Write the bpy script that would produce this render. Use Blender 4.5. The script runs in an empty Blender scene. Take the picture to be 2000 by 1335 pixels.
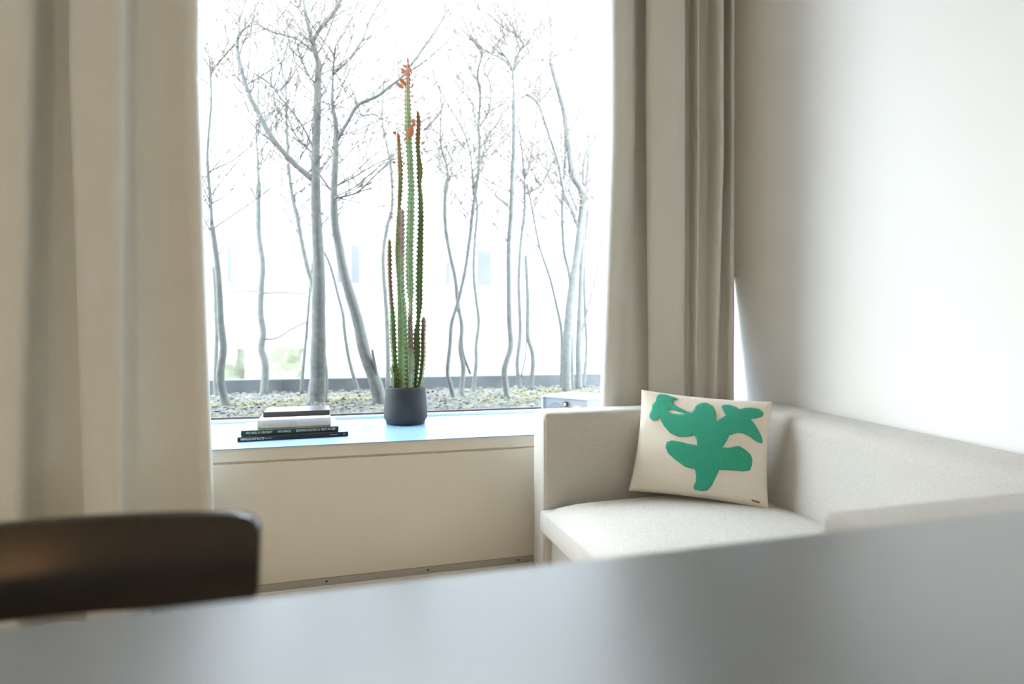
import bpy, bmesh, math, random
from mathutils import Vector, Matrix, noise
from mathutils.geometry import delaunay_2d_cdt

# ------------------------------------------------------------------ camera, world, exposure
scene = bpy.context.scene
COL = scene.collection
F = 1104.0; H = 0.95; YAW = math.atan2(320.0, 1104.0); Y0 = 669.0
SN, CS = math.sin(YAW), math.cos(YAW)

cam_data = bpy.data.cameras.new('camera')
cam = bpy.data.objects.new('camera', cam_data)
COL.objects.link(cam)
cam.location = (0, 0, H)
cam.rotation_euler = (math.pi / 2, 0, -YAW)
cam_data.sensor_width = 36.0
cam_data.lens = F / 2000.0 * 36.0
cam_data.shift_y = (Y0 - 667.5) / 2000.0
cam_data.clip_start = 0.02
cam_data.dof.use_dof = True
cam_data.dof.focus_distance = 2.45
cam_data.dof.aperture_fstop = 1.5
scene.camera = cam

world = bpy.data.worlds.new('world'); scene.world = world
world.use_nodes = True
bg = world.node_tree.nodes['Background']
bg.inputs[0].default_value = (0.84, 0.925, 1.0, 1)
bg.inputs[1].default_value = 18.5

vs = scene.view_settings
vs.view_transform = 'Standard'; vs.look = 'None'; vs.gamma = 1.0; vs.use_curve_mapping = False
vs.exposure = 0.19
LAMP_POWER = 27.0
scene.cycles.adaptive_threshold = 0.02; scene.cycles.max_bounces = 7; scene.cycles.diffuse_bounces = 5; scene.cycles.glossy_bounces = 3; scene.cycles.transparent_max_bounces = 8
scene.cycles.caustics_reflective = False; scene.cycles.caustics_refractive = False

# ------------------------------------------------------------------ pixel helpers (a pixel gives a direction only)
def ray(x, y):
    u = (x - 1000.0) / F; v = -(y - Y0) / F
    return Vector((SN + u * CS, CS - u * SN, v))
def onY(x, y, Y):
    d = ray(x, y); return d * (Y / d.y) + Vector((0, 0, H))
def onZ(x, y, z):
    d = ray(x, y); return d * ((z - H) / d.z) + Vector((0, 0, H))

# ------------------------------------------------------------------ materials
def mat(name, color, rough=0.6, metal=0.0, spec=0.5, bump=None, mottled=None, coat=0.0, coat_rough=0.22, sheen=0.0, weave=None, emission=None):
    m = bpy.data.materials.new(name); m.use_nodes = True
    nt = m.node_tree; b = nt.nodes['Principled BSDF']
    b.inputs['Base Color'].default_value = (*color, 1)
    b.inputs['Roughness'].default_value = rough
    b.inputs['Metallic'].default_value = metal
    b.inputs['Specular IOR Level'].default_value = spec
    b.inputs['Coat Weight'].default_value = coat; b.inputs['Coat Roughness'].default_value = coat_rough
    b.inputs['Sheen Weight'].default_value = sheen
    tc = nt.nodes.new('ShaderNodeTexCoord')
    if mottled:      # (scale, other colour, strength)
        n = nt.nodes.new('ShaderNodeTexNoise'); n.inputs['Scale'].default_value = mottled[0]; n.inputs['Detail'].default_value = 6
        r = nt.nodes.new('ShaderNodeValToRGB')
        r.color_ramp.elements[0].position = 0.35; r.color_ramp.elements[1].position = 0.68
        r.color_ramp.elements[0].color = (*color, 1); r.color_ramp.elements[1].color = (*mottled[1], 1)
        nt.links.new(tc.outputs['Object'], n.inputs['Vector']); nt.links.new(n.outputs['Fac'], r.inputs['Fac'])
        nt.links.new(r.outputs['Color'], b.inputs['Base Color'])
    if weave:        # (scale, dark colour, bump strength): crossed threads
        w1 = nt.nodes.new('ShaderNodeTexNoise'); w2 = nt.nodes.new('ShaderNodeTexNoise')
        mp1 = nt.nodes.new('ShaderNodeMapping'); mp2 = nt.nodes.new('ShaderNodeMapping')
        s = weave[0]
        mp1.inputs['Scale'].default_value = (s, s, s * 0.12); mp2.inputs['Scale'].default_value = (s * 0.12, s * 0.12, s)
        for mp, w in ((mp1, w1), (mp2, w2)):
            nt.links.new(tc.outputs['Object'], mp.inputs['Vector']); nt.links.new(mp.outputs['Vector'], w.inputs['Vector'])
            w.inputs['Scale'].default_value = 1.0; w.inputs['Detail'].default_value = 2
        mx = nt.nodes.new('ShaderNodeMath'); mx.operation = 'ADD'
        nt.links.new(w1.outputs['Fac'], mx.inputs[0]); nt.links.new(w2.outputs['Fac'], mx.inputs[1])
        r = nt.nodes.new('ShaderNodeValToRGB')
        r.color_ramp.elements[0].position = 0.0; r.color_ramp.elements[1].position = 1.0
        r.color_ramp.elements[0].color = (*weave[1], 1); r.color_ramp.elements[1].color = (*color, 1)
        mr = nt.nodes.new('ShaderNodeMapRange'); mr.inputs['From Min'].default_value = 0.7; mr.inputs['From Max'].default_value = 1.2
        nt.links.new(mx.outputs[0], mr.inputs['Value']); nt.links.new(mr.outputs[0], r.inputs['Fac'])
        nt.links.new(r.outputs['Color'], b.inputs['Base Color'])
        bp = nt.nodes.new('ShaderNodeBump'); bp.inputs['Strength'].default_value = weave[2]; bp.inputs['Distance'].default_value = 0.001
        nt.links.new(mx.outputs[0], bp.inputs['Height']); nt.links.new(bp.outputs[0], b.inputs['Normal'])
    if bump:         # (scale, strength, distance)
        n = nt.nodes.new('ShaderNodeTexNoise'); n.inputs['Scale'].default_value = bump[0]; n.inputs['Detail'].default_value = 5
        nt.links.new(tc.outputs['Object'], n.inputs['Vector'])
        bp = nt.nodes.new('ShaderNodeBump'); bp.inputs['Strength'].default_value = bump[1]; bp.inputs['Distance'].default_value = bump[2]
        nt.links.new(n.outputs['Fac'], bp.inputs['Height']); nt.links.new(bp.outputs[0], b.inputs['Normal'])
    if emission:
        b.inputs['Emission Color'].default_value = (*emission[0], 1); b.inputs['Emission Strength'].default_value = emission[1]
    return m

def add_translucency(m, color, fac):
    nt = m.node_tree; out = nt.nodes['Material Output']; b = nt.nodes['Principled BSDF']
    t = nt.nodes.new('ShaderNodeBsdfTranslucent'); t.inputs[0].default_value = (*color, 1)
    mx = nt.nodes.new('ShaderNodeMixShader'); mx.inputs[0].default_value = fac
    nt.links.new(b.outputs[0], mx.inputs[1]); nt.links.new(t.outputs[0], mx.inputs[2]); nt.links.new(mx.outputs[0], out.inputs[0])

M = {}
M['wall'] = mat('wall_paint', (0.79, 0.78, 0.75), 0.85, bump=(180, 0.05, 0.001))
M['ceiling'] = mat('ceiling_paint', (0.86, 0.85, 0.82), 0.9, bump=(180, 0.05, 0.001))
M['floor'] = mat('pale_floor', (0.56, 0.47, 0.36), 0.45, mottled=(9, (0.60, 0.51, 0.40)))
M['panel'] = mat('casing_enamel', (0.74, 0.71, 0.64), 0.5, mottled=(3, (0.72, 0.69, 0.62)))
M['strip'] = mat('casing_strip_grey', (0.40, 0.39, 0.36), 0.5, mottled=(6, (0.43, 0.42, 0.39)))
M['screw'] = mat('screw_dark', (0.03, 0.03, 0.03), 0.4, metal=0.6, mottled=(50, (0.05, 0.05, 0.05)))
M['sill'] = mat('sill_blue_laminate', (0.24, 0.42, 0.70), 0.36, spec=1.0, coat=0.6, mottled=(4, (0.25, 0.43, 0.71)))
M['frame'] = mat('window_frame_white', (0.85, 0.86, 0.86), 0.35, mottled=(5, (0.83, 0.84, 0.84)))
M['gasket'] = mat('gasket_black', (0.06, 0.065, 0.07), 0.6, mottled=(30, (0.08, 0.085, 0.09)))
M['curtain'] = mat('curtain_cloth', (0.71, 0.70, 0.65), 0.9, sheen=0.2, weave=(1500, (0.62, 0.605, 0.555), 0.25))
add_translucency(M['curtain'], (0.70, 0.66, 0.58), 0.14)
M['sofa'] = mat('sofa_cloth', (0.57, 0.55, 0.51), 0.92, sheen=0.25, weave=(1100, (0.41, 0.385, 0.34), 0.5))
M['sofa_foot'] = mat('sofa_foot_dark', (0.05, 0.045, 0.04), 0.5, mottled=(20, (0.07, 0.06, 0.05)))
M['pillow'] = mat('pillow_linen', (0.80, 0.74, 0.64), 0.92, sheen=0.2, weave=(1000, (0.70, 0.63, 0.53), 0.4))
M['green'] = mat('pillow_green_weave', (0.035, 0.40, 0.27), 0.9, sheen=0.2, weave=(900, (0.025, 0.28, 0.17), 0.8))
M['leather'] = mat('leather_tag', (0.25, 0.13, 0.04), 0.6, mottled=(60, (0.3, 0.16, 0.05)))
M['table'] = mat('table_dark_linoleum', (0.040, 0.046, 0.046), 0.42, spec=1.0, coat=0.8, coat_rough=0.34, mottled=(5, (0.045, 0.051, 0.051)))
M['table'].node_tree.nodes['Principled BSDF'].inputs['IOR'].default_value = 1.9
M['table_leg'] = mat('table_leg_black', (0.03, 0.03, 0.03), 0.4, mottled=(20, (0.04, 0.04, 0.04)))
M['chair'] = mat('chair_black_lacquer', (0.012, 0.012, 0.010), 0.18, spec=0.4, mottled=(12, (0.016, 0.015, 0.012)))
M['pot'] = mat('pot_charcoal_stone', (0.055, 0.055, 0.053), 0.75, spec=0.3, mottled=(14, (0.04, 0.04, 0.039)), bump=(60, 0.15, 0.002))
M['soil'] = mat('potting_soil', (0.04, 0.03, 0.02), 0.95, mottled=(60, (0.08, 0.06, 0.04)), bump=(120, 0.8, 0.005))
M['petal'] = mat('fallen_petal', (0.75, 0.50, 0.40), 0.7, mottled=(90, (0.8, 0.6, 0.5)))
M['leaf_red'] = mat('cactus_leaf_red', (0.68, 0.36, 0.28), 0.55, mottled=(40, (0.75, 0.46, 0.36))); add_translucency(M['leaf_red'], (0.75, 0.32, 0.24), 0.25)
M['leaf_orange'] = mat('cactus_leaf_orange', (0.62, 0.28, 0.12), 0.5, mottled=(40, (0.66, 0.36, 0.18))); add_translucency(M['leaf_orange'], (0.75, 0.38, 0.18), 0.25)
M['book_black'] = mat('book_black', (0.015, 0.015, 0.017), 0.3, spec=1.0, coat=1.0, mottled=(20, (0.022, 0.022, 0.024)))
M['book_green'] = mat('book_dark_green', (0.012, 0.055, 0.042), 0.3, spec=1.0, coat=1.0, mottled=(20, (0.018, 0.07, 0.055)))
M['book_white'] = mat('book_white_cover', (0.78, 0.76, 0.70), 0.6, mottled=(20, (0.74, 0.72, 0.66)))
M['notebook'] = mat('notebook_charcoal', (0.035, 0.037, 0.04), 0.3, spec=1.0, coat=1.0, mottled=(40, (0.045, 0.047, 0.05)))
M['paper'] = mat('book_paper', (0.80, 0.79, 0.74), 0.8, mottled=(200, (0.7, 0.69, 0.64)))
M['ink_white'] = mat('lettering_white', (0.85, 0.87, 0.84), 0.6, mottled=(200, (0.8, 0.82, 0.8)))
M['ink_grey'] = mat('lettering_grey', (0.55, 0.53, 0.49), 0.6, mottled=(200, (0.58, 0.56, 0.5)))
M['radio'] = mat('radio_white', (0.86, 0.83, 0.78), 0.4, mottled=(10, (0.80, 0.78, 0.75)))
M['radio_face'] = mat('radio_face_grey', (0.50, 0.49, 0.45), 0.5, mottled=(30, (0.47, 0.49, 0.47)))
M['radio_mesh'] = mat('speaker_mesh', (0.30, 0.33, 0.33), 0.6, mottled=(200, (0.38, 0.4, 0.4)))
M['knob'] = mat('knob_dark', (0.08, 0.08, 0.08), 0.4, mottled=(30, (0.1, 0.1, 0.1)))
M['bark'] = mat('bark_grey', (0.105, 0.112, 0.108), 0.9, mottled=(25, (0.07, 0.077, 0.075)), bump=(60, 0.4, 0.004))
M['twig'] = mat('twig_brown', (0.085, 0.072, 0.062), 0.9, mottled=(30, (0.11, 0.09, 0.075)))
M['dryleaf'] = mat('dry_leaf', (0.28, 0.22, 0.13), 0.8, mottled=(30, (0.34, 0.20, 0.13)))
M['earth'] = mat('planter_earth', (0.06, 0.056, 0.05), 0.95, mottled=(5, (0.09, 0.095, 0.045)), bump=(30, 0.8, 0.02))
M['chip_grey'] = mat('litter_grey', (0.10, 0.10, 0.10), 0.9, mottled=(8, (0.05, 0.05, 0.05)))
M['chip_moss'] = mat('litter_moss', (0.11, 0.115, 0.055), 0.95, mottled=(8, (0.13, 0.12, 0.06)))
M['concrete'] = mat('planter_concrete', (0.075, 0.085, 0.095), 0.85, mottled=(9, (0.06, 0.068, 0.075)))
M['paving'] = mat('courtyard_paving', (0.17, 0.17, 0.165), 0.9, mottled=(2, (0.20, 0.20, 0.19)))
M['facade'] = mat('facade_render', (0.190, 0.193, 0.194), 0.9, mottled=(2, (0.205, 0.207, 0.208)))
M['far_glass'] = mat('far_window_glass', (0.05, 0.054, 0.057), 0.3, spec=0.2, mottled=(2, (0.06, 0.065, 0.07)))
M['far_frame'] = mat('far_window_frame', (0.13, 0.13, 0.125), 0.6, mottled=(3, (0.12, 0.12, 0.115)))
M['hedge'] = mat('hedge_green', (0.09, 0.105, 0.07), 0.9, mottled=(6, (0.12, 0.13, 0.09)))
M['metal_grey'] = mat('grey_metal', (0.20, 0.20, 0.20), 0.5, mottled=(6, (0.24, 0.24, 0.24)))
M['lamp_glass'] = mat('lamp_globe', (0.9, 0.85, 0.75), 0.3, mottled=(3, (0.88, 0.83, 0.74)), emission=((1.0, 0.83, 0.58), LAMP_POWER))
M['floor_lamp_shade'] = mat('lamp_shade_amber', (0.8, 0.55, 0.3), 0.6, mottled=(3, (0.82, 0.57, 0.32)), emission=((1.0, 0.52, 0.20), 9.0))
M['cord'] = mat('lamp_cord', (0.02, 0.02, 0.02), 0.6, mottled=(30, (0.03, 0.03, 0.03)))

def glass_material():
    m = bpy.data.materials.new('window_glass'); m.use_nodes = True
    nt = m.node_tree; nt.nodes.remove(nt.nodes['Principled BSDF'])
    out = nt.nodes['Material Output']
    tr = nt.nodes.new('ShaderNodeBsdfTransparent'); tr.inputs[0].default_value = (0.95, 0.97, 0.97, 1)
    gl = nt.nodes.new('ShaderNodeBsdfGlossy'); gl.inputs['Roughness'].default_value = 0.02
    fr = nt.nodes.new('ShaderNodeFresnel'); fr.inputs['IOR'].default_value = 1.45
    mx = nt.nodes.new('ShaderNodeMixShader')
    nt.links.new(fr.outputs[0], mx.inputs[0]); nt.links.new(tr.outputs[0], mx.inputs[1]); nt.links.new(gl.outputs[0], mx.inputs[2])
    nt.links.new(mx.outputs[0], out.inputs[0])
    return m
M['glass'] = glass_material()

def cactus_material():
    m = mat('cactus_skin', (0.10, 0.22, 0.05), 0.75, spec=0.2)
    nt = m.node_tree; b = nt.nodes['Principled BSDF']
    at = nt.nodes.new('ShaderNodeAttribute'); at.attribute_name = 'tint'
    n = nt.nodes.new('ShaderNodeTexNoise'); n.inputs['Scale'].default_value = 45; n.inputs['Detail'].default_value = 5
    tc = nt.nodes.new('ShaderNodeTexCoord'); nt.links.new(tc.outputs['Object'], n.inputs['Vector'])
    hs = nt.nodes.new('ShaderNodeMix'); hs.data_type = 'RGBA'; hs.blend_type = 'MULTIPLY'; hs.inputs[0].default_value = 0.8
    nt.links.new(at.outputs['Color'], hs.inputs[6]); nt.links.new(n.outputs['Color'], hs.inputs[7])
    nt.links.new(hs.outputs[2], b.inputs['Base Color'])
    b.inputs['Subsurface Weight'].default_value = 0.0
    return m
M['cactus'] = cactus_material()

# ------------------------------------------------------------------ object helpers
def link(o, parent=None):
    COL.objects.link(o)
    if parent is not None: o.parent = parent
    return o
def tag(o, label=None, cat=None, group=None, kind=None):
    if label: o['label'] = label
    if cat: o['category'] = cat
    if group: o['group'] = group
    if kind: o['kind'] = kind
    return o
def empty(name, loc, rz=0.0):
    o = bpy.data.objects.new(name, None); o.location = loc; o.rotation_euler = (0, 0, rz); o.empty_display_size = 0.1
    return link(o)
def mesh_obj(name, verts, faces, material, parent=None, smooth=False, world_space=True):
    """verts are world positions; they are shifted into the parent's frame (parents are unrotated Empties or meshes at origin)."""
    me = bpy.data.meshes.new(name)
    off = Vector((0, 0, 0))
    if parent is not None and world_space:
        p = parent
        while p is not None: off += Vector(p.location); p = p.parent
    me.from_pydata([tuple(Vector(v) - off) for v in verts], [], faces)
    me.validate(); me.update()
    if smooth:
        for p in me.polygons: p.use_smooth = True
    o = bpy.data.objects.new(name, me); me.materials.append(material)
    return link(o, parent)
def bm_obj(name, bm, material, parent=None, smooth=False):
    bmesh.ops.recalc_face_normals(bm, faces=bm.faces)
    me = bpy.data.meshes.new(name)
    off = Vector((0, 0, 0)); p = parent
    while p is not None: off += Vector(p.location); p = p.parent
    bmesh.ops.translate(bm, verts=bm.verts, vec=-off)
    bm.to_mesh(me); bm.free()
    if smooth:
        for q in me.polygons: q.use_smooth = True
    o = bpy.data.objects.new(name, me); me.materials.append(material)
    return link(o, parent)
def box_bm(lo, hi, bevel=0.0, seg=2, rot=None, cuts=0):
    bm = bmesh.new(); bmesh.ops.create_cube(bm, size=1.0)
    lo, hi = Vector(lo), Vector(hi); c = (lo + hi) / 2; s = hi - lo
    for v in bm.verts: v.co = Vector((v.co.x * s.x, v.co.y * s.y, v.co.z * s.z))
    if cuts: bmesh.ops.subdivide_edges(bm, edges=bm.edges, cuts=cuts, use_grid_fill=True)
    if bevel > 0:
        sharp = [e for e in bm.edges if len(e.link_faces) == 2 and e.calc_face_angle(0) > 0.5]
        bmesh.ops.bevel(bm, geom=sharp, offset=bevel, segments=seg, affect='EDGES', profile=0.5, clamp_overlap=True)
    if rot: bmesh.ops.rotate(bm, verts=bm.verts, cent=(0, 0, 0), matrix=Matrix.Rotation(rot, 3, 'Z'))
    bmesh.ops.translate(bm, verts=bm.verts, vec=c)
    return bm
def box(name, lo, hi, material, parent=None, bevel=0.0, seg=2, rot=None, smooth=None):
    return bm_obj(name, box_bm(lo, hi, bevel, seg, rot), material, parent, smooth=(bevel > 0 and seg > 2) if smooth is None else smooth)
def tube_data(pts, radii, n=8, verts=None, faces=None, cap=True):
    verts = [] if verts is None else verts; faces = [] if faces is None else faces
    base = len(verts); m = len(pts)
    pts = [Vector(p) for p in pts]
    up = Vector((0, 1, 0)); prev = None
    for i in range(m):
        t = (pts[min(i + 1, m - 1)] - pts[max(i - 1, 0)])
        t = t.normalized() if t.length > 1e-9 else Vector((0, 0, 1))
        a = prev if prev is not None else (Vector((1, 0, 0)) if abs(t.x) < 0.9 else Vector((0, 1, 0)))
        a = (a - t * a.dot(t)); a = a.normalized() if a.length > 1e-6 else t.orthogonal().normalized()
        prev = a; b = t.cross(a)
        for k in range(n):
            an = 2 * math.pi * k / n
            verts.append(pts[i] + (a * math.cos(an) + b * math.sin(an)) * radii[i])
    for i in range(m - 1):
        for k in range(n):
            k2 = (k + 1) % n
            faces.append((base + i * n + k, base + i * n + k2, base + (i + 1) * n + k2, base + (i + 1) * n + k))
    if cap:
        faces.append(tuple(base + k for k in range(n))[::-1]); faces.append(tuple(base + (m - 1) * n + k for k in range(n)))
    return verts, faces
def catmull(pts, per=6):
    P = [Vector(p) for p in pts]
    if len(P) < 3: return P
    out = []
    for i in range(len(P) - 1):
        p0 = P[i - 1] if i > 0 else P[0] * 2 - P[1]; p1 = P[i]; p2 = P[i + 1]; p3 = P[i + 2] if i + 2 < len(P) else P[-1] * 2 - P[-2]
        for k in range(per):
            t = k / per
            out.append(0.5 * ((2 * p1) + (p2 - p0) * t + (2 * p0 - 5 * p1 + 4 * p2 - p3) * t * t + (3 * p1 - p0 - 3 * p2 + p3) * t ** 3))
    out.append(P[-1]); return out
def lathe(name, profile, center, material, parent=None, n=48, smooth=True):
    verts, faces = [], []
    for (r, z) in profile:
        for k in range(n):
            a = 2 * math.pi * k / n
            verts.append((center[0] + r * math.cos(a), center[1] + r * math.sin(a), center[2] + z))
    for i in range(len(profile) - 1):
        for k in range(n):
            k2 = (k + 1) % n
            faces.append((i * n + k, i * n + k2, (i + 1) * n + k2, (i + 1) * n + k))
    faces.append(tuple(range(n))[::-1])
    faces.append(tuple((len(profile) - 1) * n + k for k in range(n)))
    return mesh_obj(name, verts, faces, material, parent, smooth)
def auto_smooth(o, ang=40):
    me = o.data
    for p in me.polygons: p.use_smooth = True
    bm = bmesh.new(); bm.from_mesh(me)
    for e in bm.edges:
        if len(e.link_faces) == 2 and e.calc_face_angle(0) > math.radians(ang): e.smooth = False
    bm.to_mesh(me); bm.free()

# ------------------------------------------------------------------ the room
WX1 = 1.85        # right wall
WX0 = -2.60       # left wall
YB = -3.0         # back wall
YC = 2.312        # face of the casing below the window
YG = 3.06         # glass
ZC = 3.25         # ceiling
ZS = 0.558        # sill top
TH = 0.15
def struct(name, lo, hi, m, label, cat, bevel=0.0):
    o = box(name, lo, hi, m, None, bevel); return tag(o, label, cat, kind='structure')
struct('floor', (WX0, YB, -0.1), (WX1, YC + 0.9, 0.0), M['floor'], 'pale floor of the room under the sofa and table', 'floor')
struct('ceiling', (WX0, YB, ZC), (WX1, YG + 0.1, ZC + 0.15), M['ceiling'], 'white painted ceiling above the room', 'ceiling')
struct('wall_right', (WX1, YB, -0.1), (WX1 + TH, YG + 0.14, ZC + 0.15), M['wall'], 'smooth off white wall behind the sofa', 'wall')
struct('wall_left', (WX0 - TH, YB, -0.1), (WX0, YG + 0.14, ZC + 0.15), M['wall'], 'off white wall at the left side of the room', 'wall')
struct('wall_back', (WX0 - TH, YB - TH, -0.1), (WX1 + TH, YB, ZC + 0.15), M['wall'], 'off white wall behind the camera', 'wall')

# casing under the window (a fixed part of the window wall), with its strip and screws
casing = empty('wall_window', (0, YC, 0)); tag(casing, 'cream panelled casing below the window sill', 'wall', kind='structure')
box('panel', (WX0, YC + 0.002, 0.036), (WX1, YC + 0.03, 0.498), M['panel'], casing, 0.002)
box('fascia', (WX0, YC - 0.002, 0.506), (WX1, YC + 0.03, ZS - 0.004), M['panel'], casing, 0.002)
box('core', (WX0, YC + 0.012, 0.0), (WX1, YG + 0.14, ZS - 0.02), M['panel'], casing)
st = box('kick_strip', (WX0, YC + 0.001, 0.009), (WX1, YC + 0.03, 0.035), M['strip'], casing, 0.001); st['label'] = 'grey metal strip along the foot of the casing'
box('floor_trim', (WX0, YC - 0.006, 0.0), (WX1, YC + 0.03, 0.008), M['panel'], casing, 0.002)
for px, py in ((244, 1178), (441, 1156), (638, 1134.7), (836, 1113), (1012.5, 1092.7)):
    c = onY(px, py, YC)
    v, f = tube_data([(c.x, YC - 0.0015, 0.0225), (c.x, YC + 0.004, 0.0225)], [0.004, 0.004], 10)
    mesh_obj('screw', v, f, M['screw'], casing)
trim = box('trim_1', (WX0, YC - 0.012, ZS - 0.004), (WX1, YG - 0.03, ZS), M['sill'], None, 0.0015)
tag(trim, 'glossy blue window sill below the big window', 'window sill', kind='structure')

win = empty('window_1', (0, YG, ZS)); tag(win, 'large fixed window pane looking out on bare trees', 'window', kind='structure')
box('frame', (WX0, YG - 0.045, ZS - 0.02), (WX1, YG + 0.05, ZS + 0.016), M['frame'], win, 0.003)
box('frame', (WX0, YG - 0.045, ZC - 0.05), (WX1, YG + 0.05, ZC), M['frame'], win, 0.003)
box('frame', (WX0, YG - 0.045, ZS + 0.016), (WX0 + 0.06, YG + 0.05, ZC - 0.05), M['frame'], win, 0.003)
box('frame', (WX1 - 0.03, YG - 0.045, ZS + 0.016), (WX1, YG + 0.05, ZC - 0.05), M['frame'], win, 0.003)
g = box('gasket', (WX0 + 0.06, YG - 0.012, ZS + 0.016), (WX1 - 0.03, YG + 0.012, ZS + 0.026), M['gasket'], win); g['label'] = 'thin black glazing gasket'
mesh_obj('pane', [(WX0 + 0.06, YG, ZS + 0.02), (WX1 - 0.03, YG, ZS + 0.02), (WX1 - 0.03, YG, ZC - 0.05), (WX0 + 0.06, YG, ZC - 0.05)], [(0, 1, 2, 3)], M['glass'], win)

# ------------------------------------------------------------------ curtains
def curtain(name, pts, label, ztop=3.22, zbot=0.012, thick=0.0022, wave=0.004, deep=1.0):
    """pts: (px at picture top, px at picture bottom, Y at top, Y at bottom)"""
    pts = [(a, b, 2.26 + (y1 - 2.26) * deep, y2) for a, b, y1, y2 in pts]
    zt, zb = 1.55, 0.35          # heights the two pixel columns refer to
    top = [Vector((onY(a, Y0, y1).x, y1, 0)) for a, b, y1, y2 in pts]
    bot = [Vector((onY(b, Y0, y2).x, y2, 0)) for a, b, y1, y2 in pts]
    T = catmull(top, 9); B = catmull(bot, 9)
    rows = 46; verts = []; faces = []; n = len(T)
    for r in range(rows):
        z = zbot + (ztop - zbot) * r / (rows - 1)
        k = (z - zb) / (zt - zb); k = max(-0.15, min(1.25, k))
        for i in range(n):
            p = B[i].lerp(T[i], k)
            w = wave * noise.noise(Vector((p.x * 7, z * 2.1, 3.0 + len(pts))))
            verts.append((p.x, p.y + w, z))
    for r in range(rows - 1):
        for i in range(n - 1):
            a = r * n + i; faces.append((a, a + 1, a + n + 1, a + n))
    o = mesh_obj(name, verts, faces, M['curtain'], None, True)
    md = o.modifiers.new('thickness', 'SOLIDIFY'); md.thickness = thick; md.offset = 0
    return tag(o, label, 'curtain')
CY = 2.16
curtain('curtain', [(-330, -340, 2.27, 2.27), (-290, -310, 2.16, 2.16), (-200, -230, 2.10, 2.10), (-150, -190, 2.20, 2.2), (-130, -120, 2.27, 2.27), (-100, -90, 2.15, 2.15), (-40, -60, 2.09, 2.09),
    (30, 5, 2.09, 2.09), (60, 40, 2.115, 2.115), (78, 58, 2.20, 2.20), (105, 95, 2.25, 2.25), (135, 150, 2.23, 2.235), (149, 174, 2.20, 2.20),
    (142, 166, 2.13, 2.135), (160, 185, 2.10, 2.10), (205, 215, 2.085, 2.085), (236, 236, 2.095, 2.095), (249, 247, 2.13, 2.13), (265, 270, 2.19, 2.19), (292, 310, 2.205, 2.215),
    (325, 345, 2.205, 2.215), (350, 372, 2.185, 2.195), (370, 395, 2.165, 2.17), (388, 412, 2.17, 2.17), (393, 418, 2.19, 2.19), (388, 412, 2.215, 2.215)],
    'beige floor length curtain hanging in deep folds left of the window')
curtain('curtain', [(1190, 1176, 2.305, 2.30), (1183, 1168, 2.285, 2.285), (1190, 1172, 2.235, 2.25), (1208, 1184, 2.222, 2.236), (1224, 1196, 2.225, 2.238), (1236, 1212, 2.262, 2.262), (1252, 1240, 2.285, 2.28), (1266, 1264, 2.297, 2.292), (1275, 1280, 2.29, 2.29),
    (1263, 1269, 2.245, 2.252), (1272, 1278, 2.222, 2.234), (1300, 1303, 2.216, 2.23), (1326, 1326, 2.218, 2.23), (1337, 1335, 2.23, 2.236), (1334, 1334, 2.262, 2.254), (1334, 1336, 2.295, 2.268), (1347, 1346, 2.29, 2.262),
    (1357, 1353, 2.245, 2.242), (1364, 1359, 2.232, 2.234), (1363, 1360, 2.262, 2.25), (1362, 1362, 2.296, 2.27), (1380, 1374, 2.288, 2.262), (1398, 1386, 2.238, 2.242), (1409, 1394, 2.228, 2.234), (1409, 1396, 2.262, 2.256),
    (1408, 1398, 2.298, 2.285), (1418, 1410, 2.275, 2.272), (1426, 1421, 2.25, 2.25), (1432, 1430, 2.245, 2.246), (1434, 1433, 2.262, 2.26), (1434, 1431, 2.32, 2.285), (1436, 1424, 2.36, 2.30)],
    'beige curtain gathered in narrow pleats between the window and the right wall', deep=1.7)

# ------------------------------------------------------------------ sofa
sofa = empty('sofa', (1.28, 1.39, 0.0)); tag(sofa, 'pale grey fabric two seater sofa against the right wall', 'sofa')
AX0 = 0.726; AY_FAR = (2.06, 2.20); AY_NEAR = (0.60, 0.74); ZA = 0.681; XB = 1.835
for (y0, y1) in (AY_FAR, AY_NEAR):
    a = box('armrest', (AX0, y0, 0.038), (XB, y1, ZA), M['sofa'], sofa, 0.022, 5); auto_smooth(a, 60)
    iy = y0 + 0.012 if y0 > 1.5 else y1 - 0.012
    v, f = tube_data([(AX0 + 0.005, iy, 0.06), (AX0 + 0.005, iy, ZA - 0.03)], [0.0035] * 2, 8)
    mesh_obj('piping', v, f, M['sofa'], a, True)
box('base', (AX0 + 0.03, 0.70, 0.045), (XB - 0.02, 2.08, 0.215), M['sofa'], sofa, 0.012, 3)
def seat_bm():
    bm = box_bm((0.712, 0.724, 0.196), (1.60, 2.056, 0.335), 0.0, 2, cuts=15)
    cx, cy = 1.156, 1.39; hx, hy = 0.444, 0.666
    for v in bm.verts:
        dx = (v.co.x - cx) / hx; dy = (v.co.y - cy) / hy; t = (v.co.z - 0.2655) / 0.0695
        # rounded-box squash of the rim
        ex = max(0.0, (abs(dx) - 0.80) / 0.20); ey = max(0.0, (abs(dy) - 0.93) / 0.07); e = min(1.0, math.hypot(ex, ey))
        keep = math.sqrt(max(0.0, 1 - (e * 0.93) ** 2))
        v.co.z = 0.2655 + t * 0.0695 * (0.30 + 0.70 * keep)
        if t > 0: v.co.z += t * (0.020 * (1 - dx ** 4) * (1 - 0.6 * dy ** 4))
        if dx < -0.6: v.co.x += -0.004 * (1 - t * t)
    return bm
s = bm_obj('seat_cushion', seat_bm(), M['sofa'], sofa, True)
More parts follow.
